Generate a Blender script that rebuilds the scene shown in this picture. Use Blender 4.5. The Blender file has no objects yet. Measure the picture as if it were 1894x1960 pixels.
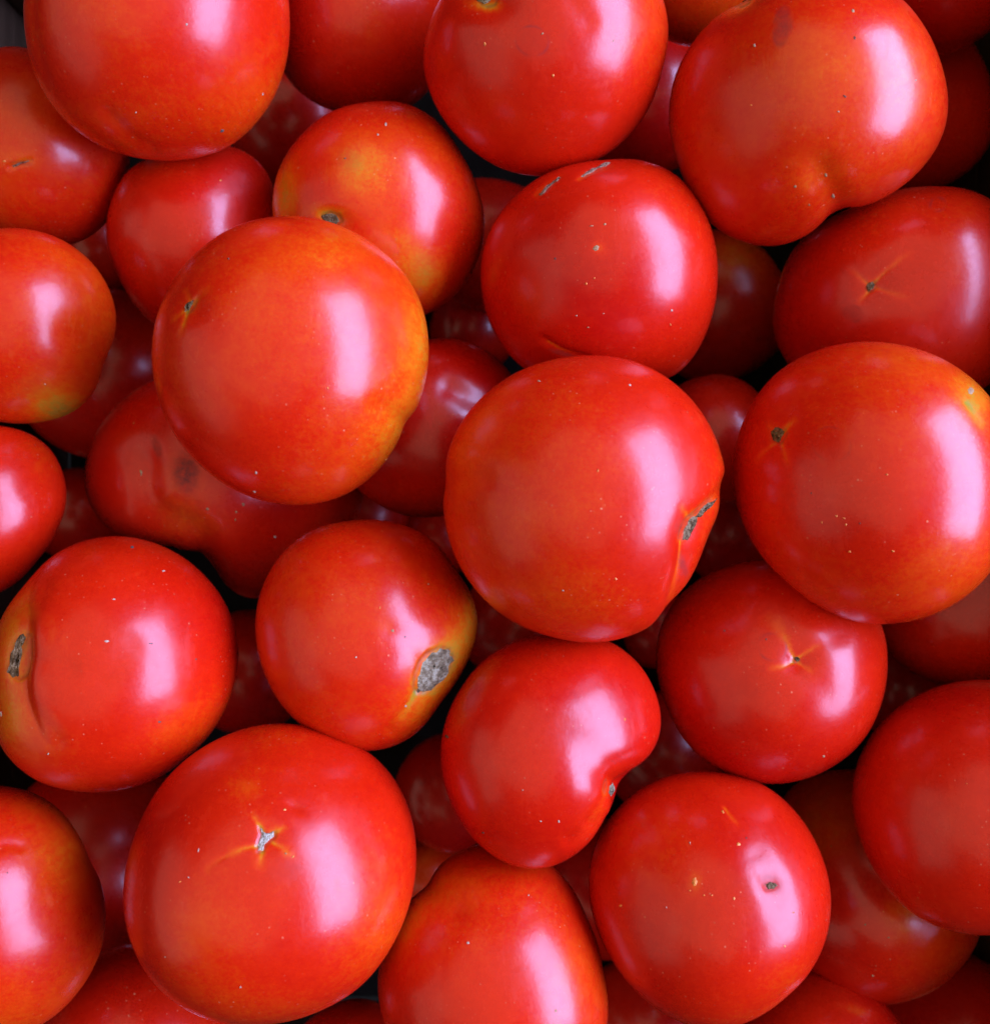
import bpy, math, random
import numpy as np
from mathutils import Vector
from mathutils.bvhtree import BVHTree

# ------------------------------------------------------------------ camera, light, exposure
S = bpy.context.scene
PW, PH = 1894.0, 1960.0            # units in which the outlines below were measured
FPX = 1940.0                       # focal length in the same units
CAM_Z = 0.478
cam_d = bpy.data.cameras.new('camera')
cam = bpy.data.objects.new('camera', cam_d)
S.collection.objects.link(cam)
S.camera = cam
cam.location = (0, 0, CAM_Z)
cam_d.sensor_fit = 'HORIZONTAL'
cam_d.sensor_width = 36.0
cam_d.lens = 36.0 * FPX / PW
cam_d.clip_start = 0.01
cam_d.clip_end = 20
cam_d.dof.use_dof = True
cam_d.dof.focus_distance = 0.285
cam_d.dof.aperture_fstop = 12.5

W = bpy.data.worlds.new('World')
S.world = W
W.use_nodes = True
bg = W.node_tree.nodes['Background']
bg.inputs[0].default_value = (0.75, 0.80, 1.0, 1)
bg.inputs[1].default_value = 0.012


def area_lamp(name, loc, target, sx, sy, watts, color):
    ld = bpy.data.lights.new(name, 'AREA')
    ld.shape = 'RECTANGLE'
    ld.size, ld.size_y = sx, sy
    ld.energy = watts
    ld.color = color
    o = bpy.data.objects.new(name, ld)
    S.collection.objects.link(o)
    o.location = loc
    d = Vector(target) - Vector(loc)
    o.rotation_euler = d.to_track_quat('-Z', 'Y').to_euler()
    return o


# open side of the stall (bright, bluish daylight) and the pale awning overhead
area_lamp('stall_opening_light', (1.08, 0.18, 0.95), (0, 0, 0.18), 1.75, 0.74, 90.0, (0.42, 0.51, 1.0))
aw = area_lamp('awning_light', (-0.14, 0.16, 1.22), (0, 0, 0.18), 1.75, 1.40, 6.4, (1.0, 0.76, 0.52))
aw.rotation_euler.rotate_axis('Z', math.radians(24))
area_lamp('far_side_light', (-1.15, -0.25, 0.85), (0, 0, 0.18), 1.6, 0.8, 3.0, (1.0, 0.76, 0.60))

S.view_settings.view_transform = 'Standard'
S.view_settings.look = 'None'
S.view_settings.exposure = -0.08
S.view_settings.gamma = 1.0
S.cycles.max_bounces = 6
S.cycles.diffuse_bounces = 4
S.cycles.glossy_bounces = 3
S.cycles.use_denoising = True
S.cycles.use_adaptive_sampling = True
S.cycles.adaptive_threshold = 0.03
S.cycles.sample_clamp_indirect = 6.0


# ------------------------------------------------------------------ materials
def new_mat(name):
    m = bpy.data.materials.new(name)
    m.use_nodes = True
    nt = m.node_tree
    return m, nt, nt.nodes['Principled BSDF']


def skin_material():
    m, nt, b = new_mat('tomato_skin')
    N, L = nt.nodes.new, nt.links.new
    tc = N('ShaderNodeTexCoord')
    oi = N('ShaderNodeObjectInfo')
    off = N('ShaderNodeVectorMath'); off.operation = 'ADD'
    mulr = N('ShaderNodeMath'); mulr.operation = 'MULTIPLY'; mulr.inputs[1].default_value = 3.0
    L(oi.outputs['Random'], mulr.inputs[0])
    L(tc.outputs['Object'], off.inputs[0]); L(mulr.outputs[0], off.inputs[1])
    P = off.outputs[0]
    ripe = N('ShaderNodeAttribute'); ripe.attribute_name = 'ripe'
    stain = N('ShaderNodeAttribute'); stain.attribute_name = 'stain'

    def noise(scale, detail=3.0, rough=0.55):
        n = N('ShaderNodeTexNoise')
        n.inputs['Scale'].default_value = scale
        n.inputs['Detail'].default_value = detail
        n.inputs['Roughness'].default_value = rough
        L(P, n.inputs['Vector'])
        return n.outputs['Fac']

    def mapr(src, a, b_, c, d):
        r = N('ShaderNodeMapRange')
        r.inputs[1].default_value, r.inputs[2].default_value = a, b_
        r.inputs[3].default_value, r.inputs[4].default_value = c, d
        L(src, r.inputs[0])
        return r.outputs[0]

    def add(a, b_):
        r = N('ShaderNodeMath'); r.operation = 'ADD'
        L(a, r.inputs[0]); L(b_, r.inputs[1])
        return r.outputs[0]

    def mul(a, b_):
        r = N('ShaderNodeMath'); r.operation = 'MULTIPLY'
        L(a, r.inputs[0])
        if isinstance(b_, float):
            r.inputs[1].default_value = b_
        else:
            L(b_, r.inputs[1])
        return r.outputs[0]

    big = mapr(noise(38, 2), 0.3, 0.7, -0.035, 0.035)
    mid = mapr(noise(230, 4, 0.65), 0.3, 0.7, -0.05, 0.05)
    fine = mapr(noise(1500, 1), 0.3, 0.7, -0.025, 0.025)
    mp = N('ShaderNodeMapping'); mp.inputs['Scale'].default_value = (900, 900, 110); mp.inputs['Rotation'].default_value = (0.5, 0.9, 0.3)
    L(P, mp.inputs[0])
    sn = N('ShaderNodeTexNoise'); sn.inputs['Scale'].default_value = 1.0; sn.inputs['Detail'].default_value = 2
    L(mp.outputs[0], sn.inputs['Vector'])
    streak = mapr(sn.outputs['Fac'], 0.35, 0.7, -0.03, 0.04)
    amount = mapr(ripe.outputs['Fac'], 0.2, 0.6, 0.7, 1.7)   # unripe patches are the most mottled
    tone = add(ripe.outputs['Fac'], mul(add(add(big, streak), add(mid, fine)), amount))
    patchy = mapr(noise(70, 1), 0.42, 0.62, 0.1, 1.0)
    mp2 = N('ShaderNodeMapping'); mp2.inputs['Scale'].default_value = (300, 60, 300); mp2.inputs['Rotation'].default_value = (0.2, 0.4, 0.8)
    L(P, mp2.inputs[0])
    sc = N('ShaderNodeTexNoise'); sc.inputs['Scale'].default_value = 1.0; sc.inputs['Detail'].default_value = 5; sc.inputs['Roughness'].default_value = 0.7
    L(mp2.outputs[0], sc.inputs['Vector'])
    scuff = mul(mapr(sc.outputs['Fac'], 0.54, 0.72, 0.0, 1.0), patchy)
    tone = add(tone, mul(scuff, 0.07))
    ramp = N('ShaderNodeValToRGB')
    L(tone, ramp.inputs[0])
    cr = ramp.color_ramp
    stops = [(0.0, (0.46, 0.0022, 0.0012)), (0.25, (0.62, 0.0145, 0.0013)), (0.45, (0.68, 0.054, 0.0016)),
             (0.65, (0.67, 0.135, 0.0035)), (0.82, (0.54, 0.205, 0.010)), (1.0, (0.32, 0.235, 0.020))]
    cr.elements[0].position, cr.elements[0].color = stops[0][0], (*stops[0][1], 1)
    cr.elements[1].position, cr.elements[1].color = stops[-1][0], (*stops[-1][1], 1)
    for p, c in stops[1:-1]:
        e = cr.elements.new(p); e.color = (*c, 1)
    # pale pin-prick lenticels
    v = N('ShaderNodeTexVoronoi'); v.inputs['Scale'].default_value = 300
    L(P, v.inputs['Vector'])
    dot = mapr(v.outputs['Distance'], 0.05, 0.115, 1.0, 0.0)
    sep = N('ShaderNodeSeparateColor'); L(v.outputs['Color'], sep.inputs[0])
    keep = mapr(sep.outputs[0], 0.70, 0.98, 0.0, 1.0)
    dots = mul(mul(dot, keep), patchy)
    v2 = N('ShaderNodeTexVoronoi'); v2.inputs['Scale'].default_value = 680
    L(P, v2.inputs['Vector'])
    sep2 = N('ShaderNodeSeparateColor'); L(v2.outputs['Color'], sep2.inputs[0])
    dots2 = mul(mul(mapr(v2.outputs['Distance'], 0.08, 0.2, 1.0, 0.0), mapr(sep2.outputs[1], 0.68, 0.95, 0.0, 0.65)), patchy)
    mx = N('ShaderNodeMix'); mx.data_type = 'RGBA'
    L(mul(add(dots, dots2), 0.75), mx.inputs[0]); L(ramp.outputs[0], mx.inputs[6])
    mx.inputs[7].default_value = (0.80, 0.30, 0.14, 1)
    # dried smears and bruises
    ms = N('ShaderNodeMix'); ms.data_type = 'RGBA'
    smear = mul(stain.outputs['Fac'], mapr(noise(420, 4, 0.7), 0.3, 0.62, 0.35, 1.0))
    L(smear, ms.inputs[0]); L(mx.outputs[2], ms.inputs[6])
    ms.inputs[7].default_value = (0.10, 0.020, 0.016, 1)
    L(ms.outputs[2], b.inputs['Base Color'])
    rg = add(mapr(noise(48, 4), 0.3, 0.7, 0.235, 0.315), mapr(noise(600, 1), 0.3, 0.7, -0.02, 0.02))
    rg = add(rg, mul(scuff, 0.14))
    L(add(rg, mul(stain.outputs['Fac'], 0.45)), b.inputs['Roughness'])
    b.inputs['IOR'].default_value = 1.46
    b.inputs['Specular IOR Level'].default_value = 0.47
    b.inputs['Subsurface Weight'].default_value = 0.0
    b.inputs['Subsurface Radius'].default_value = (1.0, 0.12, 0.06)
    b.inputs['Subsurface Scale'].default_value = 0.004
    L(mapr(stain.outputs['Fac'], 0.0, 0.5, 0.20, 0.0), b.inputs['Coat Weight'])
    b.inputs['Coat IOR'].default_value = 1.42
    cw = mapr(noise(90, 3), 0.35, 0.65, 0.12, 0.18)
    L(cw, b.inputs['Coat Roughness'])
    bp = N('ShaderNodeBump'); bp.inputs['Strength'].default_value = 0.07; bp.inputs['Distance'].default_value = 0.0004
    L(add(add(noise(900, 3, 0.6), mul(noise(240, 2), 0.9)), mul(dots, 0.7)), bp.inputs['Height'])
    L(bp.outputs[0], b.inputs['Normal']); L(bp.outputs[0], b.inputs['Coat Normal'])
    return m


def cork_material(name, c0, c1, c2, scale=520):
    m, nt, b = new_mat(name)
    N, L = nt.nodes.new, nt.links.new
    tc = N('ShaderNodeTexCoord')
    n = N('ShaderNodeTexNoise'); n.inputs['Scale'].default_value = scale; n.inputs['Detail'].default_value = 6
    n.inputs['Roughness'].default_value = 0.7
    v = N('ShaderNodeTexVoronoi'); v.feature = 'DISTANCE_TO_EDGE'; v.inputs['Scale'].default_value = scale * 1.3
    L(tc.outputs['Object'], n.inputs['Vector']); L(tc.outputs['Object'], v.inputs['Vector'])
    r = N('ShaderNodeValToRGB'); L(n.outputs['Fac'], r.inputs[0])
    r.color_ramp.elements[0].position = 0.32; r.color_ramp.elements[0].color = (*c0, 1)
    r.color_ramp.elements[1].position = 0.68; r.color_ramp.elements[1].color = (*c2, 1)
    e = r.color_ramp.elements.new(0.5); e.color = (*c1, 1)
    L(r.outputs[0], b.inputs['Base Color'])
    b.inputs['Roughness'].default_value = 0.85
    b.inputs['Specular IOR Level'].default_value = 0.12
    bp = N('ShaderNodeBump'); bp.inputs['Strength'].default_value = 0.8; bp.inputs['Distance'].default_value = 0.0012
    a = N('ShaderNodeMath'); a.operation = 'ADD'; L(n.outputs['Fac'], a.inputs[0]); L(v.outputs['Distance'], a.inputs[1])
    L(a.outputs[0], bp.inputs['Height']); L(bp.outputs[0], b.inputs['Normal'])
    return m


def plain_material(name, color, rough, scale=0.0, color2=None, stretch=(1, 1, 1)):
    m, nt, b = new_mat(name)
    b.inputs['Base Color'].default_value = (*color, 1)
    b.inputs['Roughness'].default_value = rough
    if rough < 0.75 and scale and scale < 100:
        b.inputs['Specular IOR Level'].default_value = 0.05
    if scale:
        N, L = nt.nodes.new, nt.links.new
        tc = N('ShaderNodeTexCoord'); mp = N('ShaderNodeMapping'); mp.inputs['Scale'].default_value = stretch
        n = N('ShaderNodeTexNoise'); n.inputs['Scale'].default_value = scale; n.inputs['Detail'].default_value = 5
        L(tc.outputs['Object'], mp.inputs[0]); L(mp.outputs[0], n.inputs['Vector'])
        r = N('ShaderNodeValToRGB'); L(n.outputs['Fac'], r.inputs[0])
        r.color_ramp.elements[0].position = 0.3; r.color_ramp.elements[0].color = (*color, 1)
        r.color_ramp.elements[1].position = 0.7; r.color_ramp.elements[1].color = (*(color2 or color), 1)
        L(r.outputs[0], b.inputs['Base Color'])
        bp = N('ShaderNodeBump'); bp.inputs['Strength'].default_value = 0.4; bp.inputs['Distance'].default_value = 0.001
        L(n.outputs['Fac'], bp.inputs['Height']); L(bp.outputs[0], b.inputs['Normal'])
    return m


SKIN = skin_material()
CORK = {
    'grey': cork_material('grey_cork', (0.06, 0.038, 0.020), (0.22, 0.165, 0.09), (0.50, 0.45, 0.30), 420),
    'brown': cork_material('brown_cork', (0.04, 0.022, 0.010), (0.18, 0.11, 0.05), (0.40, 0.28, 0.15), 620),
    'tan': cork_material('tan_scratch', (0.22, 0.09, 0.05), (0.34, 0.18, 0.11), (0.50, 0.34, 0.24), 900),
    'white': cork_material('white_cork', (0.40, 0.30, 0.18), (0.60, 0.52, 0.38), (0.74, 0.68, 0.54), 900),
}
FLECK = {
    'pale': plain_material('pale_fleck', (0.40, 0.26, 0.17), 0.75, 1500, (0.56, 0.43, 0.31)),
    'orange': plain_material('orange_fleck', (0.72, 0.20, 0.03), 0.45, 1200, (0.80, 0.30, 0.05)),
    'tan': plain_material('tan_fleck', (0.30, 0.14, 0.055), 0.75, 1500, (0.46, 0.28, 0.13)),
    'dark': plain_material('dark_fleck', (0.06, 0.035, 0.03), 0.8, 1500, (0.14, 0.09, 0.07)),
}


# ------------------------------------------------------------------ geometry helpers
def ray(x, y):
    return np.array([(x - PW / 2) / FPX, -(y - PH / 2) / FPX, -1.0])


CAM = np.array([0, 0, CAM_Z])


def mesh_object(name, verts, faces, mat, parent=None, smooth=True, loc=(0, 0, 0)):
    me = bpy.data.meshes.new(name)
    me.from_pydata([tuple(v) for v in verts], [], faces)
    me.materials.append(mat)
    me.polygons.foreach_set('use_smooth', [smooth] * len(me.polygons))
    me.update()
    o = bpy.data.objects.new(name, me)
    S.collection.objects.link(o)
    o.location = loc
    if parent:
        o.parent = parent
    return o


def box(name, lo, hi, mat, parent, bevel=0.0008):
    import bmesh
    bm = bmesh.new()
    bmesh.ops.create_cube(bm, size=1.0)
    for v in bm.verts:
        v.co = Vector([lo[i] + (v.co[i] + 0.5) * (hi[i] - lo[i]) for i in range(3)])
    bmesh.ops.bevel(bm, geom=bm.edges[:], offset=bevel, segments=2, affect='EDGES', profile=0.6)
    me = bpy.data.meshes.new(name)
    bm.to_mesh(me); bm.free()
    me.materials.append(mat)
    o = bpy.data.objects.new(name, me)
    S.collection.objects.link(o)
    o.parent = parent
    return o


# ------------------------------------------------------------------ the crate
WOOD = plain_material('dark_crate_wood', (0.038, 0.021, 0.012), 0.7, 60, (0.070, 0.040, 0.024), (1, 0.12, 1))
LINER = plain_material('dark_grey_liner', (0.0075, 0.006, 0.005), 0.7, 90, (0.013, 0.011, 0.009))
crate = bpy.data.objects.new('crate', None)
S.collection.objects.link(crate)
crate['label'] = 'dark wooden crate with grey lined floor under the heap of tomatoes'
crate['category'] = 'crate'
XW, YW = 0.197, 0.225
box('floor_panel', (-XW, -YW, 0.0), (XW, YW, 0.008), LINER, crate)
for z0, z1 in ((0.009, 0.0635), (0.064, 0.1205), (0.121, 0.1785), (0.179, 0.236)):
    if z1 < 0.13:
        box('side_board', (-XW - 0.012, -YW, z0), (-XW, YW, z1), WOOD, crate)
        box('end_board', (-XW - 0.012, YW + 0.001, z0), (XW + 0.012, YW + 0.013, z1), WOOD, crate)
        box('end_board', (-XW - 0.012, -YW - 0.013, z0), (XW + 0.012, -YW - 0.001, z1), WOOD, crate)
    box('side_board', (XW, -YW, z0), (XW + 0.012, YW, z1), WOOD, crate)
for sx in (-1, 1):
    for sy in (-1, 1):
        cx, cy = sx * (XW - 0.010), sy * (YW - 0.010)
        box('corner_post', (cx - 0.009, cy - 0.009, 0.0085), (cx + 0.009, cy + 0.009, 0.124), WOOD, crate)

# ------------------------------------------------------------------ the tomatoes
# c: centre, r: radius or p: traced outline; z: layer depth; t: ripeness tone; f: features
T = []


def tom(label, c, z, r=None, p=None, t=0.2, f=(), parts=(), flat=0.86, seed=None, lump=1.0):
    T.append(dict(label=label, c=c, z=z, r=r, p=p, t=t, f=list(f), parts=list(parts), flat=flat,
                  seed=seed if seed is not None else len(T) + 3, lump=lump))


# ---- top layer, traced one by one
tom('large orange-tinged tomato cut by the top edge, leftmost in the top row', (300, 40), 0.300,
    p=[(47,0),(50,60),(75,160),(110,215),(165,265),(230,296),(305,308),(380,301),(440,280),(500,225),(540,150),(555,60),(553,0),
       (530,-100),(470,-175),(380,-215),(290,-225),(190,-205),(100,-140),(60,-70)], t=0.27,
    f=[('blotch',470,160,110,160,0,0.09),('blotch',300,210,110,50,0,0.05),('groove',[(205,215),(250,262),(290,285)],14,4),
       ('blotch',130,120,60,160,0,-0.06),('groove',[(62,-10),(66,70),(92,165)],10,3)],
    parts=[('fleck',357,46,5,6,0,'pale'),('fleck',425,250,7,5,0.4,'dark'),('fleck',503,180,3,5,0,'pale'),('fleck',260,215,4,2,0.6,'pale')])
tom('round red tomato with stem cavity at the top edge and dried ring mark', (1045, 85), 0.305,
    p=[(808,120),(815,70),(835,10),(870,-50),(920,-105),(1000,-145),(1080,-150),(1170,-125),(1235,-70),(1270,0),(1280,55),(1268,130),
       (1232,225),(1170,290),(1095,326),(1020,338),(950,320),(880,270),(830,200)], t=0.20,
    f=[('dent',925,-8,60,40,0.2,13),('blotch',925,5,30,14,0.1,0.5),('groove',[(1085,-30),(1100,5),(1122,40)],22,2.2),
       ('ring',1018,78,32,28,0.3,0.5),('stain',1018,80,30,28,0,0.12),('blotch',1180,60,90,130,0.2,0.12)],
    parts=[('scar','stem_scar','grey',[(905,-14),(925,-18),(945,-10),(940,3),(925,8),(912,2)]),
           ('fleck',928,84,4,9,0.1,'orange'),('fleck',1058,144,4,5,0,'orange'),('fleck',1038,64,6,3,0.6,'tan'),('fleck',1173,78,3,3,0,'pale')])
tom('big orange-red tomato at upper right with dark smear and notched underside', (1545, 205), 0.300,
    p=[(1278,220),(1290,140),(1330,70),(1400,5),(1480,-38),(1570,-55),(1660,-40),(1730,0),(1762,40),(1800,120),(1815,200),(1810,245),
       (1780,305),(1720,362),(1655,395),(1603,406),(1575,426),(1530,460),(1470,474),(1400,456),(1340,410),(1300,320)], t=0.26,
    f=[('groove',[(1606,416),(1590,370),(1570,330)],34,10),('stain',1497,50,15,34,0.15,0.55),('blotch',1560,340,60,40,-0.3,0.16),
       ('blotch',1560,110,130,90,0,0.14),('blotch',1740,150,60,130,0,0.13),('dent',1415,-5,40,26,-0.4,8),('blotch',1420,6,36,14,-0.5,0.35),
       ('ring',1497,50,17,36,0.15,0.4)],
    parts=[('scar','stem_scar','grey',[(1404,4),(1416,-5),(1434,-9),(1428,1),(1414,7)]),
           ('fleck',1443,87,5,6,0.2,'pale'),('fleck',1632,20,6,6,0,'tan'),('fleck',1635,72,3,6,0.2,'dark'),('fleck',1616,184,7,3,-0.5,'dark'),
           ('fleck',1604,213,4,3,0,'pale'),('fleck',1752,153,4,4,0,'pale'),('fleck',1521,357,5,5,0,'tan'),('fleck',1579,335,5,8,0.3,'tan'),
           ('fleck',1594,375,7,8,0,'tan'),('fleck',1548,392,4,5,0,'tan'),('fleck',1437,201,4,3,0,'orange')])
tom('shiny orange-red tomato with small cross scar on its left shoulder', (556, 692), 0.292,
    p=[(292,680),(300,612),(328,542),(380,480),(440,437),(510,416),(580,413),(650,430),(720,470),(780,530),(810,590),(820,650),(816,720),
       (800,780),(771,825),(742,880),(700,925),(640,958),(580,968),(510,962),(440,935),(380,890),(330,830),(300,752)], t=0.31,
    f=[('blotch',806,660,36,140,0.05,0.26),('blotch',755,840,50,60,0.5,0.26),('blotch',640,470,110,50,-0.3,0.16),('blotch',700,760,150,120,0,0.05),
       ('blotch',400,640,50,120,0,-0.10),('groove',[(790,815),(760,800),(730,780)],22,5),
       ('dent',362,585,34,30,0,5),('ray',[(358,586),(340,602),(325,618)],4,0.24),('ray',[(355,592),(350,620),(342,650)],4,0.24),
       ('ray',[(360,578),(357,562),(352,548)],4,0.2),('ray',[(366,578),(385,560),(410,548)],6,0.10)],
    parts=[('scar','blossom_scar','brown',[(352,590),(357,581),(366,575),(371,573),(368,584),(361,594),(354,597)]),
           ('fleck',490,905,4,6,0.2,'pale'),('fleck',487,941,6,3,-0.2,'pale'),('fleck',437,495,5,3,-0.5,'dark'),('fleck',627,742,3,6,0.3,'orange'),
           ('fleck',738,880,5,3,0,'orange')])
tom('deep red tomato right of centre with white flecks and brown scratch marks', (1147, 508), 0.318,
    p=[(920,540),(927,470),(960,402),(1020,347),(1090,315),(1170,303),(1240,310),(1292,332),(1340,390),(1365,450),(1372,530),(1360,610),
       (1330,680),(1295,720),(1230,738),(1150,735),(1060,728),(1000,706),(960,660),(930,600)], t=0.17,
    f=[('dent',1150,312,50,22,0,5),('ray',[(1105,345),(1130,325),(1165,312)],5,0.10),('ray',[(1025,372),(1050,350),(1070,336)],5,0.08),
       ('groove',[(1040,650),(1075,672),(1120,684)],8,4),('ray',[(1045,655),(1075,671),(1105,677)],3,0.3),('stain',1075,678,30,4,0.3,0.5),
       ('blotch',1145,475,14,12,0.3,0.30),('blotch',1240,650,60,40,0,0.05)],
    parts=[('fleck',1062,495,4,5,0.2,'dark'),('fleck',1285,594,4,4,0.4,'pale'),('fleck',1157,429,6,4,0.3,'tan'),('fleck',1132,432,8,2,0,'tan'),
           ('fleck',1140,474,12,9,0.4,'tan'),
           ('fleck',1122,543,4,4,0,'orange'),('fleck',1137,532,3,3,0,'orange'),('fleck',1103,604,3,3,0,'pale'),('fleck',1155,600,3,2,0,'pale'),
           ('fleck',1125,626,4,2,0,'tan'),('fleck',1283,622,2,6,0.3,'orange'),('scar','scratch','tan',[(1110,338),(1128,325),(1150,315),(1170,309),(1171,312),(1152,319),(1131,329),(1113,341)]),
           ('scar','scratch','tan',[(1028,374),(1046,357),(1062,345),(1073,337),(1074,340),(1063,349),(1048,361),(1031,377)])])
tom('biggest tomato in the centre, split scar running over its right side', (1120, 957), 0.292,
    p=[(848,965),(851,915),(853,880),(870,828),(920,760),(980,715),(1060,687),(1140,680),(1210,690),(1280,725),(1332,775),(1370,840),
       (1390,910),(1385,962),(1352,1030),(1331,1090),(1300,1150),(1250,1200),(1190,1225),(1130,1232),(1060,1220),(980,1190),(910,1130),(868,1060)], t=0.30,
    f=[('groove',[(1395,925),(1352,985),(1322,1030),(1308,1080),(1290,1150),(1270,1205)],17,10),('ray',[(1312,1040),(1302,1100),(1285,1160)],4,0.26),
       ('dent',1325,1008,26,44,0.5,7),('ray',[(1318,985),(1308,975),(1300,962)],5,0.22),('stain',1303,1010,12,20,0.2,0.3),('stain',1313,1085,6,22,-0.2,0.5),
       ('blotch',900,870,60,60,0,0.10),('blotch',1080,1150,150,60,0,0.12),('blotch',1040,990,120,50,-0.4,0.05),('ray',[(1378,800),(1384,850),(1380,900)],8,0.1),
       ('groove',[(835,925),(880,920),(920,915)],26,4)],
    parts=[('scar','blossom_scar','brown',[(1305,1034),(1310,1014),(1317,994),(1329,985),(1337,988),(1333,1002),(1325,1018),(1315,1036)]),('scar','split_scar','brown',[(1328,990),(1340,976),(1356,962),(1373,953),(1365,964),(1350,978),(1337,991)]),
           ('fleck',1031,729,6,3,-0.3,'pale'),('fleck',1205,737,4,3,0,'pale'),('fleck',1178,1108,5,4,-0.4,'orange'),('fleck',1077,1130,4,3,0,'pale'),('fleck',1144,900,2,6,-0.2,'orange')])
tom('big tomato cut by the right edge, brown cross scar on its left shoulder', (1665, 928), 0.292,
    p=[(1398,900),(1406,850),(1432,780),(1480,716),(1550,675),(1630,655),(1700,655),(1780,675),(1850,715),(1900,765),(1932,840),(1940,930),
       (1930,1020),(1895,1095),(1850,1140),(1780,1180),(1700,1196),(1650,1195),(1570,1165),(1500,1110),(1440,1040),(1408,960)], t=0.27,
    f=[('dent',1488,833,36,36,0,5),('ray',[(1492,825),(1508,812),(1525,800)],5,0.30),('ray',[(1480,846),(1462,862),(1440,890)],4,0.2),
       ('ray',[(1492,848),(1503,875),(1512,900)],4,0.18),('ray',[(1480,826),(1472,815),(1470,805)],4,0.2),
       ('blotch',1860,760,38,42,-0.6,0.42),('ray',[(1850,770),(1870,800),(1885,830)],8,0.22),('blotch',1740,690,90,30,0.2,0.15),('blotch',1800,1080,110,70,-0.4,0.14),
       ('ring',1590,850,38,32,0.4,0.28),('stain',1600,1000,50,30,0.2,0.06)],
    parts=[('scar','blossom_scar','brown',[(1474,826),(1484,817),(1497,820),(1502,826),(1497,838),(1490,847),(1478,843),(1475,835)]),
           ('fleck',1600,988,5,4,0,'orange'),('fleck',1615,992,6,3,-0.2,'orange'),('fleck',1618,1004,4,5,0,'orange'),('fleck',1697,908,4,3,0,'orange'),
           ('fleck',1572,1000,3,4,0,'orange'),('fleck',1625,1056,5,3,0,'orange'),('fleck',1708,1055,6,3,-0.3,'orange'),('fleck',1552,944,3,3,0,'dark'),('fleck',1645,1002,3,3,0,'dark'),
           ('fleck',1858,748,12,10,0.6,'tan')])
tom('red tomato with a large grey cork stem scar on its lower right', (697, 1217), 0.312,
    p=[(488,1190),(496,1140),(530,1070),(590,1017),(660,998),(730,995),(790,1010),(840,1042),(870,1088),(898,1128),(915,1175),(910,1230),
       (886,1290),(840,1350),(792,1408),(740,1433),(690,1438),(620,1415),(550,1365),(510,1300),(492,1240)], t=0.29,
    f=[('dent',834,1288,44,64,0.55,6),('blotch',850,1270,44,80,0.5,0.36),('blotch',900,1190,30,70,0.2,0.28),('blotch',800,1370,50,50,0.5,0.18),
       ('groove',[(800,1330),(780,1360),(750,1400)],14,5),('ray',[(800,1330),(780,1362),(755,1395)],6,0.2),('groove',[(745,1210),(790,1225),(812,1255)],20,1.6),
       ('blotch',560,1160,60,90,0,0.05),('blotch',740,1200,20,16,0,0.12)],
    parts=[('scar','stem_scar','grey',[(794,1310),(797,1290),(806,1268),(822,1250),(845,1240),(862,1243),(870,1258),(864,1278),(852,1300),(834,1318),(812,1329),(797,1328)]),
           ('fleck',751,1207,6,5,0.2,'tan'),('fleck',776,1352,5,3,0.8,'pale'),('fleck',681,1258,4,3,0.5,'pale'),('fleck',820,1118,3,3,0,'tan'),
           ('fleck',727,1163,2,5,0,'orange'),('fleck',775,1219,3,3,0,'dark')])
tom('large lobed tomato at the left edge with deep crease and dry stem', (218, 1275), 0.305,
    p=[(-22,1290),(-15,1220),(10,1155),(55,1098),(110,1057),(170,1031),(250,1028),(320,1050),(390,1100),(440,1170),(458,1240),(450,1310),
       (420,1380),(370,1440),(300,1490),(200,1515),(120,1510),(60,1490),(0,1432),(-15,1360)], t=0.21,
    f=[('step',[(110,1040),(60,1100),(45,1150),(44,1190),(46,1230),(38,1290),(44,1350),(75,1415),(120,1465)],15,8,50),('dent',30,1258,30,44,0,9),('groove',[(40,1230),(58,1180),(85,1120)],16,3),('groove',[(36,1290),(60,1350),(110,1420)],18,3),('groove',[(45,1255),(80,1262),(130,1275)],22,3),
       ('blotch',12,1210,28,90,0.1,0.34),('blotch',12,1370,36,70,0,0.42),('blotch',70,1420,60,50,0,0.15),('blotch',340,1400,80,40,-0.5,0.10),
       ('blotch',50,1150,18,40,0,0.22),('groove',[(250,1240),(200,1300)],30,2)],
    parts=[('scar','stem_scar','brown',[(12,1290),(17,1262),(27,1236),(41,1210),(48,1214),(44,1240),(42,1268),(37,1294),(24,1302)]),
           ('fleck',204,1227,9,4,-0.1,'pale'),('fleck',218,1147,6,3,0,'pale'),('fleck',313,1093,5,3,0,'pale'),('fleck',253,1047,6,4,0.3,'dark'),
           ('fleck',92,1443,4,3,0.4,'pale'),('fleck',305,1382,7,3,0,'dark'),('fleck',375,1262,3,3,0,'dark'),('fleck',2,1367,3,9,0.3,'pale'),('fleck',288,1232,8,2,0,'dark')])
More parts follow.
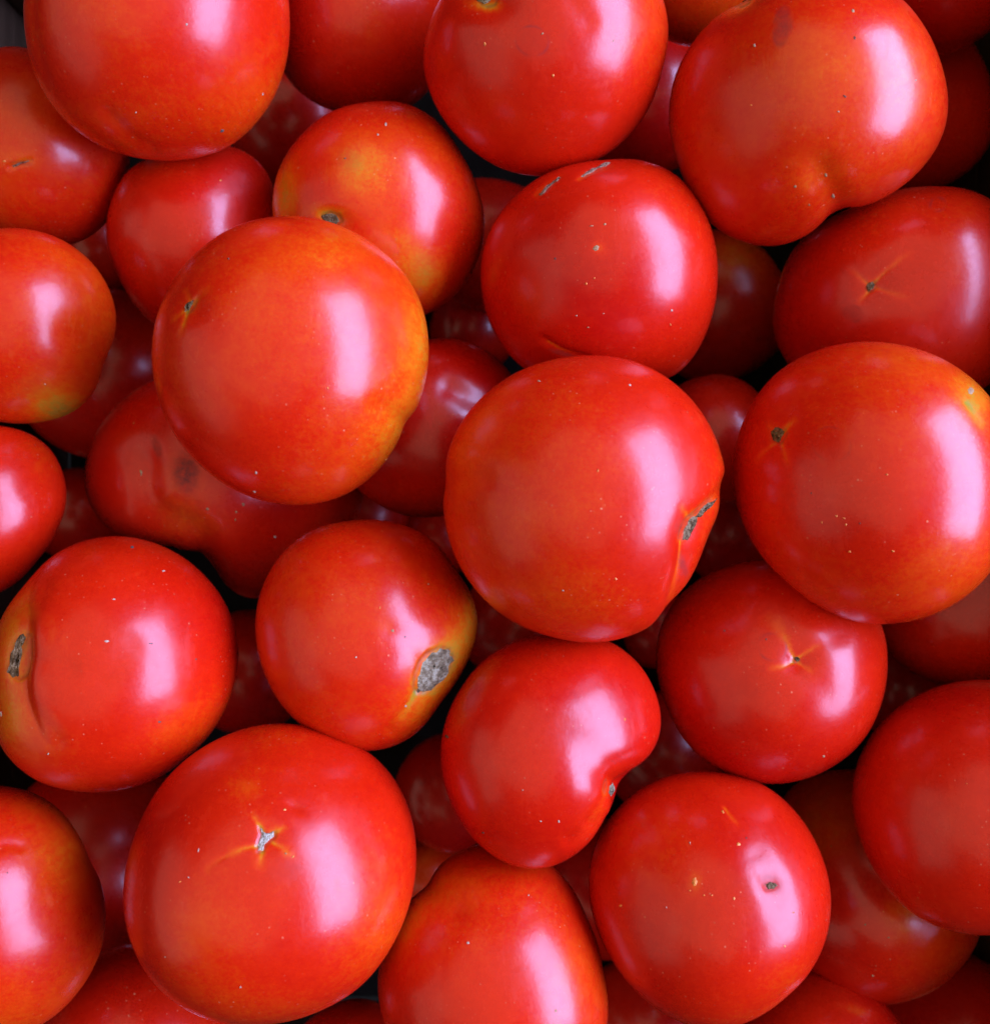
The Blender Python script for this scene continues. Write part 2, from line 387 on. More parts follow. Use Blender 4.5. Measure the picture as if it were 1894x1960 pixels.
tom('big tomato at lower left with a white four-pointed star scar', (515, 1677), 0.290,
    p=[(235,1730),(240,1660),(265,1580),(300,1510),(350,1456),(420,1411),(500,1385),(570,1385),(650,1410),(720,1450),(766,1510),(790,1580),
       (795,1660),(780,1740),(745,1820),(690,1890),(620,1932),(540,1957),(470,1964),(390,1950),(310,1900),(260,1830)], t=0.23,
    f=[('dent',508,1605,30,30,0,5),('ray',[(503,1590),(490,1570),(480,1552)],5,0.28),('ray',[(495,1618),(465,1625),(430,1640)],5,0.3),('ray',[(430,1640),(405,1655),(390,1675)],6,0.08),
       ('ray',[(520,1595),(535,1588),(548,1580)],5,0.26),('ray',[(502,1628),(498,1648),(494,1668)],6,0.22),('ray',[(522,1612),(538,1622),(552,1632)],5,0.26),
       ('blotch',468,1508,34,24,0,0.14),('stain',543,1665,34,30,0,0.10),('blotch',553,1636,14,8,0.2,0.26),('blotch',730,1800,70,90,0.5,0.10),('blotch',540,1930,110,30,0,0.05),
       ('dent',565,1545,20,10,0.5,3),('blotch',380,1780,60,60,0,0.05)],
    parts=[('scar','blossom_scar','white',[(497,1583),(504,1591),(514,1594),(526,1590),(527,1600),(518,1608),(508,1616),(502,1628),(494,1632),(492,1622),(496,1608),(500,1598)]),
           ('fleck',545,1550,6,4,0.4,'orange'),('fleck',547,1634,4,3,0,'tan'),('fleck',561,1640,5,3,0.6,'orange'),('fleck',380,1628,2,7,-0.2,'pale'),('fleck',361,1680,3,3,0,'pale'),
           ('fleck',460,1890,4,3,0,'pale'),('fleck',316,1832,3,2,0,'pale'),('fleck',345,1688,5,2,0.5,'orange')])
tom('kidney-shaped crimson tomato with a deep fold on its lower right', (1025, 1432), 0.302, lump=0.4,
    p=[(843,1450),(850,1390),(880,1320),(930,1260),(1000,1222),(1080,1212),(1160,1222),(1225,1270),(1258,1330),(1268,1388),(1256,1430),(1222,1470),
       (1186,1492),(1183,1512),(1180,1540),(1152,1582),(1118,1622),(1070,1655),(1020,1665),(960,1650),(900,1600),(860,1530)], t=0.15,
    f=[('fold',[(1225,1535),(1178,1488),(1120,1432),(1050,1385)],46,20),('groove',[(1130,1575),(1160,1540),(1180,1500)],14,5),('groove',[(1090,1610),(1130,1590),(1160,1570)],14,4),
       ('blotch',1150,1560,20,60,0.5,0.16)],
    parts=[('scar','stem_scar','grey',[(1164,1518),(1166,1506),(1172,1498),(1176,1506),(1174,1518),(1168,1526)]),
           ('fleck',1069,1573,4,6,0.2,'pale'),('fleck',1035,1572,3,3,0,'pale'),('fleck',1000,1513,2,3,0,'pale'),('fleck',855,1410,4,8,0.6,'dark'),('fleck',924,1594,4,3,0,'dark'),
           ('fleck',1196,1377,3,6,0,'orange')])
tom('rounded red tomato lying below the split one, orange rays meet at a tiny scar', (1476, 1288), 0.318,
    p=[(1255,1272),(1260,1210),(1290,1150),(1340,1105),(1400,1080),(1460,1070),(1540,1080),(1620,1110),(1668,1155),(1690,1205),(1697,1280),(1685,1350),(1650,1420),
       (1590,1470),(1530,1495),(1470,1502),(1400,1486),(1330,1440),(1280,1362)], t=0.18,
    f=[('dent',1525,1262,44,44,0,2),('groove',[(1525,1262),(1500,1220),(1470,1175)],32,3),('groove',[(1525,1262),(1570,1235),(1610,1215)],28,3.5),('groove',[(1525,1262),(1460,1280),(1390,1310)],34,2.5),
       ('groove',[(1525,1262),(1560,1300),(1590,1340)],28,1.5),
       ('ray',[(1522,1256),(1512,1238),(1502,1215)],6,0.24),('ray',[(1500,1215),(1480,1190),(1465,1170)],14,0.16),('ray',[(1530,1258),(1555,1242),(1575,1232)],5,0.26),
       ('ray',[(1520,1266),(1495,1276),(1465,1282)],6,0.26),('ray',[(1530,1266),(1548,1280),(1560,1290)],5,0.22),('ring',1478,1238,28,26,0.3,0.4)],
    parts=[('scar','blossom_scar','brown',[(1519,1262),(1522,1257),(1527,1257),(1531,1261),(1529,1266),(1524,1267)]),
           ('fleck',1576,1448,5,4,0,'tan'),('fleck',1386,1207,3,3,0,'dark'),('fleck',1466,1224,3,3,0,'dark')])
tom('red tomato at lower right with orange spots and a bruised blossom scar', (1357, 1723), 0.302,
    p=[(1125,1680),(1140,1610),(1180,1550),(1240,1500),(1310,1478),(1390,1480),(1460,1500),(1520,1550),(1565,1620),(1588,1700),(1585,1770),
       (1560,1840),(1500,1910),(1430,1957),(1380,1972),(1310,1962),(1230,1912),(1170,1840),(1135,1760)], t=0.21,
    f=[('dent',1478,1693,22,22,0.2,3),('stain',1475,1692,26,20,0.3,0.34),('groove',[(1450,1640),(1478,1692),(1490,1740)],26,2.2),('ray',[(1385,1545),(1400,1565),(1418,1585)],4,0.2),
       ('blotch',1330,1690,12,18,0.2,0.26),('blotch',1500,1870,50,50,0,0.10),('blotch',1440,1530,70,30,0.3,0.08)],
    parts=[('scar','blossom_scar','brown',[(1463,1694),(1472,1689),(1484,1690),(1489,1696),(1480,1702),(1468,1703)]),
           ('fleck',1329,1688,9,15,0.1,'orange'),('fleck',1413,1616,7,6,-0.3,'orange'),('fleck',1404,1720,5,5,0,'orange'),('fleck',1187,1734,5,4,0,'orange'),
           ('fleck',1362,1714,3,3,0,'orange'),('fleck',1347,1714,3,3,0,'orange'),('fleck',1428,1604,3,3,0,'dark'),('fleck',1320,1614,2,5,0.2,'pale'),('fleck',1275,1737,2,3,0,'pale'),
           ('fleck',1383,1554,5,7,0.6,'orange'),('fleck',1518,1747,3,3,0,'orange'),('fleck',1501,1812,4,5,0,'orange'),('fleck',1320,1705,4,3,0,'orange')])
tom('tomato cut by the bottom edge, olive tint on its upper left, one white fleck', (945, 1868), 0.305,
    p=[(722,1862),(738,1800),(774,1738),(816,1690),(850,1646),(893,1622),(955,1612),(1020,1628),(1080,1680),(1124,1762),(1153,1865),(1162,1960),(1140,2030),(1080,2085),
       (990,2115),(900,2110),(820,2075),(760,2010),(728,1940)], t=0.23,
    f=[('blotch',775,1770,30,70,0.55,0.38),('blotch',850,1690,60,34,0.4,0.18),('groove',[(812,1690),(840,1712),(870,1740)],26,6),('blotch',1090,1820,40,110,-0.3,0.12),
       ('stain',830,1800,30,20,0,0.08)],
    parts=[('fleck',895,1805,6,5,0,'pale'),('fleck',1063,1935,4,6,0,'tan'),('fleck',1011,1714,3,3,0,'pale')])
tom('tomato cut by the left edge low down, broad pale highlight, dented shoulder', (-40, 1732), 0.300,
    p=[(0,1505),(60,1516),(110,1545),(150,1600),(172,1645),(192,1690),(203,1750),(195,1820),(152,1900),(92,1958),(0,1990),(-100,1980),(-200,1930),
       (-262,1830),(-275,1720),(-250,1610),(-180,1535),(-90,1505)], t=0.28,
    f=[('blotch',120,1620,70,80,0.3,0.18),('groove',[(195,1630),(165,1655),(120,1680)],30,3),('groove',[(-5,1622),(15,1617),(40,1620)],12,2.2),('blotch',60,1540,60,30,0,0.12)],
    parts=[('fleck',14,1671,2,3,0,'dark')])
tom('plain red tomato cut by the right edge, below the cross-scarred ones', (1872, 1546), 0.303,
    p=[(1628,1520),(1640,1460),(1670,1400),(1722,1350),(1800,1312),(1894,1300),(1990,1315),(2070,1380),(2112,1460),(2120,1560),(2090,1670),(2020,1750),(1894,1790),
       (1810,1780),(1740,1745),(1682,1680),(1640,1592)], t=0.17,
    f=[('blotch',1760,1740,90,60,0.3,0.06)], parts=[('fleck',1645,1378,2,2,0,'pale'),('fleck',1850,1500,3,2,0,'orange')])

# ---- second layer
tom('yellow-blotched tomato tucked behind the orange one, stem just showing', (727, 398), 0.330,
    p=[(520,382),(530,330),(570,265),(630,215),(700,195),(770,195),(830,225),(880,290),(914,360),(928,420),(920,485),(890,545),(850,582),(800,608),
       (730,612),(650,590),(580,545),(535,470)], t=0.28,
    f=[('blotch',690,320,56,56,-0.3,0.44),('blotch',545,375,30,70,0,0.52),('blotch',805,520,44,50,-0.4,0.46),('blotch',625,408,34,16,0.1,0.44),('stain',668,305,26,22,0.4,0.18),
       ('dent',632,418,30,20,0.1,8),('blotch',760,460,40,40,0,0.14),('stain',812,512,26,30,0,0.14),('blotch',600,240,60,30,0,-0.06)],
    parts=[('scar','stem_scar','brown',[(612,412),(628,406),(646,412),(652,424),(640,432),(620,428)]),
           ('fleck',738,237,5,7,0,'pale'),('fleck',723,257,4,4,0,'pale'),('fleck',660,303,6,2,0.4,'dark')])
tom('dull red tomato squeezed under the top-left one, left of the yellow-blotched one', (368, 460), 0.345,
    p=[(205,430),(215,380),(248,322),(300,297),(370,282),(450,280),(500,310),(525,360),(530,450),(505,540),(450,600),(380,635),(310,633),(262,590),(228,530)], t=0.14,
    f=[('groove',[(455,350),(468,400),(450,460)],30,2.5),('blotch',330,320,80,30,0,0.08)], parts=[('fleck',422,345,4,3,0,'orange')])
tom('dull brownish tomato at the left edge below the top-left one', (75, 278), 0.335,
    p=[(0,88),(50,90),(100,105),(170,150),(225,220),(250,310),(235,370),(200,430),(150,465),(80,470),(0,455),(-70,410),(-110,330),(-110,230),(-75,140)], t=0.27,
    f=[('blotch',40,305,36,14,0.15,0.2),('blotch',40,180,80,90,0,0.08),('groove',[(90,200),(150,240),(200,300)],40,5),('groove',[(18,320),(38,312),(58,307)],5,3),
       ('stain',38,312,22,4,0.15,0.35)], parts=[('scar','scratch','tan',[(22,317),(40,310),(58,306),(57,309),(40,314),(25,320)]),('fleck',8,308,5,4,0,'orange')])
tom('tomato at the left edge with a small lavender highlight and green-yellow bottom', (40, 622), 0.318,
    p=[(0,437),(60,440),(120,460),(180,508),(214,568),(222,610),(214,660),(198,710),(178,755),(140,790),(80,808),(0,808),(-80,780),(-135,710),(-150,620),(-130,530),(-75,465)], t=0.29,
    f=[('blotch',115,785,64,40,0.35,0.58),('groove',[(230,730),(190,690),(150,640)],30,5),('blotch',180,560,50,90,-0.2,0.14),('stain',70,740,40,26,0,0.12)], parts=[('fleck',86,735,3,2,0,'pale')])
tom('small red tomato cut by the left edge above the lobed one', (-30, 975), 0.315,
    p=[(0,815),(50,826),(92,852),(120,900),(128,950),(110,1012),(70,1072),(0,1135),(-90,1140),(-160,1080),(-190,980),(-170,880),(-100,820)], t=0.20,
    f=[('blotch',80,880,40,50,0,0.10)])
tom('dull lobed tomato with dark smudges half under the shiny orange-red one', (415, 905), 0.355,
    p=[(158,920),(170,860),(210,790),(262,745),(330,715),(430,690),(540,700),(640,760),(690,860),(692,980),(640,1060),(560,1110),(510,1145),(480,1152),
       (440,1132),(412,1095),(395,1060),(330,1040),(262,1035),(200,1010),(170,970)], t=0.21,
    f=[('stain',355,905,26,36,0,0.8),('stain',320,930,110,80,0.2,0.12),('stain',298,855,10,22,-0.2,0.55),('stain',380,1000,90,50,0.2,0.14),('groove',[(398,1085),(375,1020),(290,970),(275,880)],32,13),('blotch',400,1000,80,40,0.2,0.08),
       ('blotch',320,920,70,60,0,0.10),('blotch',345,1000,60,30,0.3,0.12)],
    parts=[('fleck',465,965,5,6,0.3,'tan'),('fleck',452,980,4,5,0,'tan'),('fleck',397,974,5,5,0.4,'tan'),('fleck',526,1028,6,4,-0.4,'pale'),('fleck',270,905,4,12,0.2,'tan'),('fleck',450,995,3,5,0,'tan')])
tom('crimson tomato in the gap between the two big central ones', (828, 820), 0.345,
    p=[(660,830),(680,740),(740,675),(810,652),(870,648),(920,664),(975,710),(1000,790),(990,880),(940,950),(850,987),(790,990),(730,970),(685,940)], t=0.10,
    f=[('groove',[(860,740),(920,770),(960,760)],26,6),('stain',880,775,26,14,-0.4,0.2)])
tom('dull tomato at the right edge with a star of thin orange lines', (1722, 562), 0.331,
    p=[(1478,600),(1490,540),(1520,470),(1580,422),(1650,390),(1720,362),(1800,355),(1860,364),(1910,390),(1955,460),(1970,560),(1945,670),(1880,750),(1780,785),
       (1660,775),(1560,745),(1505,695),(1480,640)], t=0.18,
    f=[('dent',1665,548,36,36,0,4),('ray',[(1668,542),(1700,512),(1750,475)],5,0.22),('ray',[(1658,543),(1640,525),(1620,512)],5,0.18),('ray',[(1675,550),(1710,562),(1750,575)],6,0.16),
       ('ray',[(1660,556),(1650,570),(1640,585)],5,0.2),('stain',1632,600,18,14,0.4,0.3),('ring',1632,600,17,15,0.4,0.3),('ring',1795,388,15,13,0,0.5),
       ('groove',[(1780,400),(1760,470),(1700,520)],50,4),('blotch',1850,480,60,140,0,0.12),('stain',1840,610,60,60,0,0.06)],
    parts=[('scar','blossom_scar','brown',[(1656,550),(1660,542),(1670,538),(1674,544),(1670,554),(1661,559)])])
tom('lobed brownish-red tomato low at the right with pale dots and a fold', (1672, 1710), 0.352,
    p=[(1470,1650),(1478,1560),(1520,1500),(1600,1472),(1690,1480),(1780,1520),(1850,1600),(1884,1700),(1875,1790),(1832,1860),(1760,1910),(1680,1925),
       (1605,1910),(1560,1872),(1510,1800),(1480,1730)], t=0.22,
    f=[('groove',[(1640,1560),(1640,1620),(1690,1690),(1770,1740)],44,12),('blotch',1560,1580,70,60,0,0.16),('blotch',1740,1760,50,40,0.4,0.26),('stain',1645,1610,14,30,-0.2,0.3)],
    parts=[('fleck',1655,1770,4,4,0,'tan'),('fleck',1730,1735,5,5,0,'tan'),('fleck',1700,1795,4,3,0,'tan'),('fleck',1670,1868,5,4,0,'tan'),('fleck',1590,1620,3,3,0,'tan'),('fleck',1690,1745,3,3,0,'orange')])
tom('red tomato cut by the top edge between the two large top ones', (690, 35), 0.345, r=158, t=0.16, f=[('blotch',700,60,60,60,0,0.05)])
tom('dull red tomato under the cross-scarred one, cut by the right edge', (1835, 1150), 0.345, r=152, t=0.17, f=[('blotch',1760,1230,60,40,0,0.06)])

# ---- third layer, mostly in shade
tom('dark red tomato behind the notched one near the right crate wall', (1722, 215), 0.390, r=145, t=0.08)
tom('dark red tomato in the top right corner', (1812, -62), 0.335, r=126, t=0.08)
tom('orange-brown sliver of tomato at the top edge, right of the ring-marked one', (1330, -65), 0.335, r=118, t=0.33)
tom('shaded tomato in the slot between the ring-marked and the notched one', (1240, 205), 0.398, r=118, t=0.07)
tom('dark red tomato below the top-left one, behind the yellow-blotched one', (560, 235), 0.417, r=112, t=0.08)
tom('shaded brown-green tomato between the white-flecked one and the star-lined one', (1368, 590), 0.422, r=136, t=0.18,
    f=[('blotch',1400,500,60,50,0.1,0.40),('stain',1420,530,20,20,0,0.3)])
tom('small dull red tomato between the split-scarred and the cross-scarred one', (1362, 845), 0.365, r=122, t=0.16)
tom('very dark tomato below the split scar of the central one', (1400, 1020), 0.417, r=100, t=0.06)
tom('shaded tomato in the gap right of the left-edge green-bottomed one', (205, 715), 0.396, r=156, t=0.09)
tom('shaded tomato below the one with the big pale highlight, left of the white star', (190, 1640), 0.396, r=165, t=0.09)
tom('dark tomato between small left-edge one and smudged lobed one', (150, 985), 0.427, r=84, t=0.08)
tom('red tomato rising at the bottom edge, left of the white star one', (262, 1998), 0.330, r=152, t=0.14)
tom('sliver of tomato at the bottom edge under the white star one', (668, 2040), 0.335, r=102, t=0.13)
tom('crimson tomato at the bottom edge under the orange-spotted one', (1580, 2045), 0.335, r=142, t=0.12,
    f=[('blotch',1640,1935,34,12,0.3,0.3)])
tom('dark tomato in the bottom right corner', (1812, 1995), 0.398, r=142, t=0.10)
tom('dark tomato between the deep-creased one and the grey-scarred one', (480, 1285), 0.417, r=112, t=0.07)
tom('dark tomato left of the kidney-shaped one', (862, 1515), 0.417, r=104, t=0.08)
tom('dark tomato under the split-scarred one, above the kidney-shaped one', (1000, 1190), 0.396, r=120, t=0.07)
tom('dark tomato between the kidney-shaped one and the tiny-scarred one', (1268, 1440), 0.417, r=112, t=0.07)
tom('very dark tomato between the yellow-blotched and the white-flecked one', (945, 470), 0.420, r=122, t=0.07)
tom('dark tomato in the slot between bottom-edge and orange-spotted tomatoes', (1150, 1700), 0.420, r=118, t=0.07)
tom('dark brownish tomato at the bottom edge right of the olive-tinted one', (1225, 1950), 0.417, r=100, t=0.20)
tom('dark olive-brown tomato between the white star one and the olive-tinted one', (818, 1682), 0.425, r=70, t=0.30)
tom('dark tomato deep below the crimson one in the centre', (905, 628), 0.426, r=84, t=0.07)
tom('dark tomato deep between smudged lobed one and grey-scarred one', (700, 975), 0.419, r=84, t=0.07)
tom('dark tomato at the bottom edge between left-edge and white star ones', (110, 1930), 0.417, r=105, t=0.08)
tom('dark tomato in the small gap between the two brownish left-edge ones and the squeezed one', (190, 478), 0.415, r=74, t=0.10)
tom('dark tomato in the gap under the right-edge dull one, above the plain red one', (1712, 1318), 0.420, r=84, t=0.08)
tom('dark tomato just right of the lowest point of the split-scarred one', (1262, 1205), 0.425, r=72, t=0.08)
tom('dark tomato just above the grey-scarred one, left of the split-scarred one', (842, 1035), 0.425, r=72, t=0.08)


def seg_dist(x, y, pts):
    d = np.full(x.shape, 1e9)
    for (ax, ay), (bx, by) in zip(pts[:-1], pts[1:]):
        vx, vy = bx - ax, by - ay
        q = np.clip(((x - ax) * vx + (y - ay) * vy) / (vx * vx + vy * vy + 1e-9), 0, 1)
        d = np.minimum(d, np.hypot(x - ax - q * vx, y - ay - q * vy))
    return d


def spline(pts):
    """a smooth run through the given points"""
    q = [np.array(p, float) for p in pts]
    q = [2 * q[0] - q[1]] + q + [2 * q[-1] - q[-2]]
    out = []
    for i in range(1, len(q) - 2):
        for t_ in np.linspace(0, 1, 7)[:-1]:
            a, b, c, d = q[i - 1:i + 3]
            out.append(tuple(0.5 * (2 * b + (c - a) * t_ + (2 * a - 5 * b + 4 * c - d) * t_ ** 2 + (3 * b - a - 3 * c + d) * t_ ** 3)))
    return out + [tuple(q[-2])]


def run_along(x, y, pts):
    """share of the way along the run at which each point lies nearest"""
    best = np.full(x.shape, 1e9); s_ = np.zeros(x.shape); acc = 0.0
    for (ax, ay), (bx, by) in zip(pts[:-1], pts[1:]):
        vx, vy = bx - ax, by - ay
        ln = math.hypot(vx, vy)
        q = np.clip(((x - ax) * vx + (y - ay) * vy) / (ln * ln + 1e-9), 0, 1)
        d = np.hypot(x - ax - q * vx, y - ay - q * vy)
        s_ = np.where(d < best, acc + q * ln, s_); best = np.minimum(best, d)
        acc += ln
    return s_ / acc


def ell(x, y, cx, cy, rx, ry, a):
    ca, sa = math.cos(-a), math.sin(-a)     # image y runs down; a turns the axes clockwise-up
    dx, dy = x - cx, y - cy
    return np.sqrt(((dx * ca - dy * sa) / rx) ** 2 + ((dx * sa + dy * ca) / ry) ** 2)


def profile(s):
    """silhouette radius over the angle round the line of sight, as Fourier terms"""
    c = ray(*s['c'])
    dist = np.linalg.norm(c) * s['z']
    w = -c / np.linalg.norm(c)
    u = np.cross((0, 1, 0), w); u /= np.linalg.norm(u)
    v = np.cross(w, u)
    if s['p'] is None:
        # plain heap tomato: a rounded, slightly irregular body
        R0 = dist * math.sin(math.atan(s['r'] / FPX))
        rng = np.random.RandomState(s['seed'])
        co = np.zeros(15, complex)
        co[0] = R0
        for k in (2, 3, 4):
            co[k] = R0 * rng.uniform(0.008, 0.026) * np.exp(1j * rng.uniform(0, 6.28))
        return dist, w, u, v, co
    th, rr = [], []
    for x, y in s['p']:
        d = ray(x, y); d /= np.linalg.norm(d)
        cosa = np.dot(d, -w)
        perp = d + w * cosa
        th.append(math.atan2(np.dot(perp, v), np.dot(perp, u)))
        rr.append(dist * math.sqrt(max(0, 1 - cosa * cosa)))
    o = np.argsort(th)
    th, rr = np.array(th)[o], np.array(rr)[o]
    g = np.linspace(-math.pi, math.pi, 720, endpoint=False)
    y = np.interp(g, np.concatenate([th - 2 * math.pi, th, th + 2 * math.pi]), np.tile(rr, 3))
    F = np.fft.rfft(y) / 720
    k = np.arange(len(F))
    F = F * np.exp(-1j * k * (-math.pi)) * np.exp(-(k * math.radians(5.0)) ** 2 / 2)
    co = np.zeros(25, complex)
    co[:25] = F[:25]
    co[1:] *= 2
    return dist, w, u, v, co


def solve_depths():
    """slide the tomatoes along their lines of sight until none is buried in another"""
    rays = np.array([ray(*s['c']) for s in T])
    ang = np.array([abs(profile(s)[4][0]) / profile(s)[0] for s in T]) * np.linalg.norm(rays, axis=1)
    z = np.array([s['z'] for s in T]); z0 = z.copy()
    for it in range(300):
        C = rays * z[:, None]
        R = ang * z
        pen = 0.88 * (R[:, None] + R[None, :]) - np.linalg.norm(C[:, None] - C[None, :], axis=2)
        np.fill_diagonal(pen, 0)
        pen = np.clip(pen, 0, None)
        behind = z[:, None] > z[None, :]
        push = (pen * np.where(behind, 0.25, -0.08)).sum(1)
        z = z + np.clip(push, -0.002, 0.002) + (z0 - z) * 0.01
        z = np.clip(z, 0.268, 0.440)
    for s, q in zip(T, z):
        s['z'] = float(q)


def star_patch(poly, rings, bvh, origin, lift, rough, rng, dome):
    """a thin raised patch that follows the skin, outline given in picture units"""
    cx = sum(p[0] for p in poly) / len(poly); cy = sum(p[1] for p in poly) / len(poly)
    # subdivide the outline a little and roughen it
    out = []
    n = len(poly)
    for i in range(n):
        a, b = poly[i], poly[(i + 1) % n]
        for q in (0.0, 0.5):
            out.append((a[0] + (b[0] - a[0]) * q, a[1] + (b[1] - a[1]) * q))
    sz = math.sqrt(sum((p[0] - cx) ** 2 + (p[1] - cy) ** 2 for p in out) / len(out))
    out = [(p[0] + rng.uniform(-1, 1) * rough * sz, p[1] + rng.uniform(-1, 1) * rough * sz) for p in out]
    verts, faces = [], []

    def put(x, y, h):
        d = Vector(ray(x, y)).normalized()
        hit, nor, _, _ = bvh.ray_cast(Vector(CAM), d)
        if hit is None:
            hit, nor, _, _ = bvh.find_nearest(Vector(CAM) + d * (Vector(origin) - Vector(CAM)).length)
        verts.append(tuple(hit + nor * h - Vector(origin)))
    put(cx, cy, lift * dome)
    m = len(out)
    for r in range(1, rings + 1):
        q = r / rings
        for x, y in out:
            h = lift * (dome if q < 0.8 else 0.6) * rng.uniform(0.25, 1.6) if q < 1 else -0.00025
            put(cx + (x - cx) * q, cy + (y - cy) * q, h)
    for i in range(m):
        faces.append((0, 1 + (i + 1) % m, 1 + i))
    for r in range(rings - 1):
        for i in range(m):
            a, b = 1 + r * m + i, 1 + r * m + (i + 1) % m
            faces.append((a, b, b + m, a + m))
    # keep the faces turned outwards
    fixed = []
    for fc in faces:
        p0, p1, p2 = (Vector(verts[fc[0]]), Vector(verts[fc[1]]), Vector(verts[fc[2]]))
        nrm = (p1 - p0).cross(p2 - p0)
        fixed.append(fc if nrm.dot(Vector(CAM) - Vector(origin) - p0) > 0 else fc[::-1])
    return verts, fixed


def build(s):
    dist, w, u, v, co = profile(s)
    R0 = co[0].real
    cen = CAM + ray(*s['c']) * s['z']
    big = s['p'] is not None
    nth, nf, nb = (256, 150, 36) if big and s['z'] < 0.34 else ((208, 120, 30) if big else (112, 56, 20))
    th = np.linspace(-math.pi, math.pi, nth, endpoint=False)
    tt = np.concatenate([np.linspace(0, math.pi / 2, nf + 1)[1:], np.linspace(math.pi / 2, math.pi, nb + 1)[1:-1]])
    TH, TT = np.meshgrid(th, tt)
    TH = np.concatenate([[0], TH.ravel(), [0]]); TT = np.concatenate([[0], TT.ravel(), [math.pi]])
    st, ct = np.sin(TT), np.cos(TT)
    rho = np.full(TH.shape, R0)
    for k in range(1, len(co)):
        if abs(co[k]) > 1e-7:
            rho += (co[k].real * np.cos(k * TH) - co[k].imag * np.sin(k * TH)) * st ** min(k, 4)
    rz = np.where(ct > 0, s['flat'], 0.80) * R0
    P = cen + (st * np.cos(TH) * rho)[:, None] * u + (st * np.sin(TH) * rho)[:, None] * v + (ct * rz)[:, None] * w
    nrm = P - cen
    nrm /= np.linalg.norm(nrm, axis=1)[:, None]
    rng = np.random.RandomState(s['seed'])
    # gentle lumps: no tomato is a clean ball
    lump = np.zeros(len(P))
    for k in range(9):
        d = rng.normal(size=3); d /= np.linalg.norm(d)
        fr = rng.uniform(2.2, 6.5)
        lump += rng.uniform(0.5, 1.0) * (2.6 / fr) * np.cos(fr * (nrm @ d) + rng.uniform(0, 6.28))
    amp = 0.0064 * s['lump'] * R0 * (0.35 + 0.65 * np.clip(ct, 0, 1)) if big else 0.0035 * R0
    P = P + nrm * (lump * amp)[:, None]
    # picture position of each skin point, for placing the marks seen on it
    rel = P - CAM
    X = PW / 2 + FPX * rel[:, 0] / -rel[:, 2]
    Y = PH / 2 - FPX * rel[:, 1] / -rel[:, 2]
    m_px = s['z'] / FPX
    front = np.clip((ct + 0.22) / 0.2, 0, 1)
    ripe = np.full(len(P), s['t']); stain = np.zeros(len(P)); disp = np.zeros(len(P))
    for f in s['f']:
        if f[0] == 'step':       # a crease with one steep and one gentle side
            pts = spline(f[1])
            d = seg_dist(X, Y, pts)
            best = np.full(len(X), 1e9); side = np.zeros(len(X))
            for (ax, ay), (bx, by) in zip(pts[:-1], pts[1:]):
                dd = seg_dist(X, Y, [(ax, ay), (bx, by)])
                cr_ = (bx - ax) * (Y - ay) - (by - ay) * (X - ax)
                side = np.where(dd < best, cr_, side); best = np.minimum(best, dd)
            wd = np.where(side > 0, f[4], f[2])
            q = run_along(X, Y, pts)
            taper = np.clip(np.minimum(q, 1 - q) / 0.25, 0, 1)
            taper = taper * taper * (3 - 2 * taper)
            disp -= np.exp(-(d / wd) ** 2) * f[3] * m_px * front * taper
        elif f[0] in ('groove', 'ray', 'fold'):
            pts = spline(f[1])
            d = seg_dist(X, Y, pts)
            q = run_along(X, Y, pts)
            if f[0] == 'ray':
                g = np.exp(-(d / (f[2] * (0.7 + 0.9 * q))) ** 2) * front * (1 - q) ** 0.6 * 1.8
            else:
                g = np.exp(-(d / f[2]) ** 2) * front
            if f[0] == 'fold':
                g = g * np.clip(1 - q, 0, 1) ** 1.3
            if f[0] != 'ray':
                disp -= g * f[3] * m_px
            else:
                ripe += g * f[3]; disp -= g * 0.6 * m_px
        else:
            e = ell(X, Y, *f[1:6])
            if f[0] == 'ring':
                stain += np.exp(-((e - 1) * f[3] / 2.6) ** 2) * f[6] * front * (0.55 + 0.45 * np.sin(3 * np.arctan2(Y - f[2], X - f[1]) + f[1]))
                continue
            g = np.exp(-e ** 2) * front
            if f[0] == 'blotch':
                ripe += g * f[6]
            elif f[0] == 'stain':
                stain += np.exp(-e ** 4) * front * f[6]
            elif f[0] == 'dent':
                disp -= g * f[6] * m_px
    for q in s['parts']:
        if q[0] != 'scar':
            continue
        pl = q[3] + [q[3][0]]
        d = seg_dist(X, Y, pl)
        inside = np.zeros(len(X), bool)
        for (ax, ay), (bx, by) in zip(pl[:-1], pl[1:]):
            if ay != by:
                inside ^= ((ay > Y) != (by > Y)) & (X < (bx - ax) * (Y - ay) / (by - ay) + ax)
        size = math.sqrt(abs(sum(a_[0] * b_[1] - b_[0] * a_[1] for a_, b_ in zip(pl[:-1], pl[1:]))) / 2)
        rim = np.exp(-(d / (3 + 0.22 * size)) ** 2) * front
        ripe += rim * (0.08 if q[1] == 'scratch' else 0.18)
        stain += np.exp(-(d / (1.5 + 0.05 * size)) ** 2) * front * (0.15 if q[1] == 'scratch' else 0.5)
        disp -= np.where(inside, 1.0, np.exp(-(d / 3.5) ** 2)) * front * min(3.0, 0.06 * size) * m_px
    # natural unevenness of the ripening
    for k in range(5):
        d = rng.normal(size=3); d /= np.linalg.norm(d)
        ripe += 0.028 * np.cos(rng.uniform(2, 5) * (nrm @ d) + rng.uniform(0, 6.28))
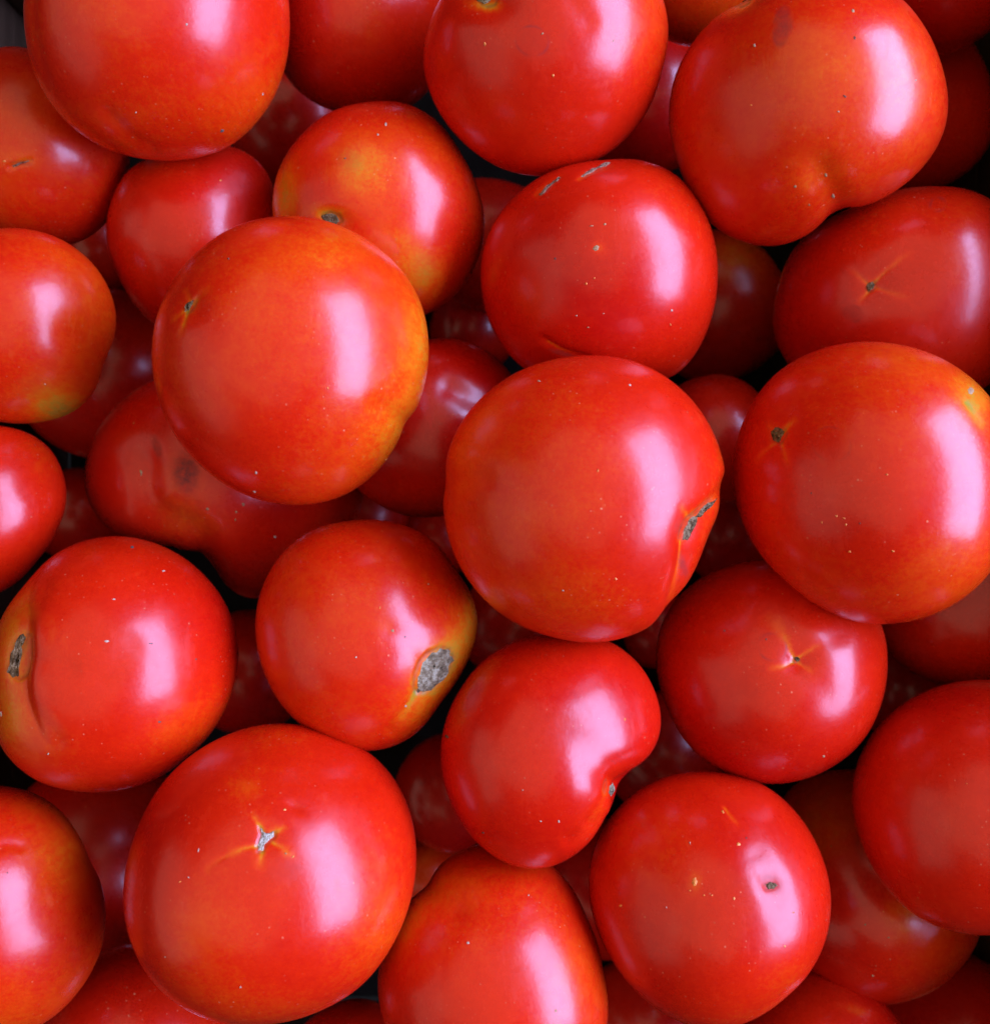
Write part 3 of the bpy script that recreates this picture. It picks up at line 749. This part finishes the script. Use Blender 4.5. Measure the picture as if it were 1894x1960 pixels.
    P = P + nrm * disp[:, None]
    low = P[:, 2].min()
    origin = np.array([cen[0], cen[1], low])
    faces = []
    nr = len(tt)
    for i in range(nth):
        faces.append((0, 1 + i, 1 + (i + 1) % nth))
    idx = np.arange(nth); nxt = (idx + 1) % nth
    for r in range(nr - 1):
        a = 1 + r * nth
        faces += list(zip((a + idx).tolist(), (a + nth + idx).tolist(), (a + nth + nxt).tolist(), (a + nxt).tolist()))
    last = 1 + (nr - 1) * nth
    end = len(P) - 1
    for i in range(nth):
        faces.append((end, last + (i + 1) % nth, last + i))
    has_parts = bool(s['parts'])
    if has_parts:
        root = bpy.data.objects.new('tomato', None)
        S.collection.objects.link(root)
        root.empty_display_size = 0.01
        root.location = origin
        body = mesh_object('skin', P - origin, faces, SKIN, root)
    else:
        root = body = mesh_object('tomato', P - origin, faces, SKIN, None, True, origin)
    for nm, arr in (('ripe', ripe), ('stain', stain)):
        at = body.data.attributes.new(nm, 'FLOAT', 'POINT')
        at.data.foreach_set('value', np.clip(arr, 0, 1).astype(np.float32))
    root['label'] = s['label']; root['category'] = 'tomato'; root['group'] = 'tomatoes heaped in the crate'
    if has_parts:
        bvh = BVHTree.FromPolygons([tuple(p) for p in P], faces)
        pr = random.Random(s['seed'])
        for q in s['parts']:
            if q[0] == 'scar':
                vs, fs = star_patch(q[3], 7, bvh, origin, 0.00034, 0.10, pr, 1.0)
                mesh_object(q[1], vs, fs, CORK[q[2]], root)
            else:
                _, x, y, rx, ry, a, kind = q
                ca, sa = math.cos(a), math.sin(a)
                poly = []
                for k in range(6):
                    t_ = k * math.pi / 3
                    ex, ey = 0.9 * rx * math.cos(t_) * pr.uniform(0.7, 1.1), 0.9 * ry * math.sin(t_) * pr.uniform(0.75, 1.1)
                    poly.append((x + ex * ca + ey * sa, y - ex * sa + ey * ca))
                vs, fs = star_patch(poly, 2, bvh, origin, 0.00014, 0.18, pr, 1.0)
                mesh_object('fleck', vs, fs, FLECK[kind], root)


solve_depths()
for s in T:
    build(s)
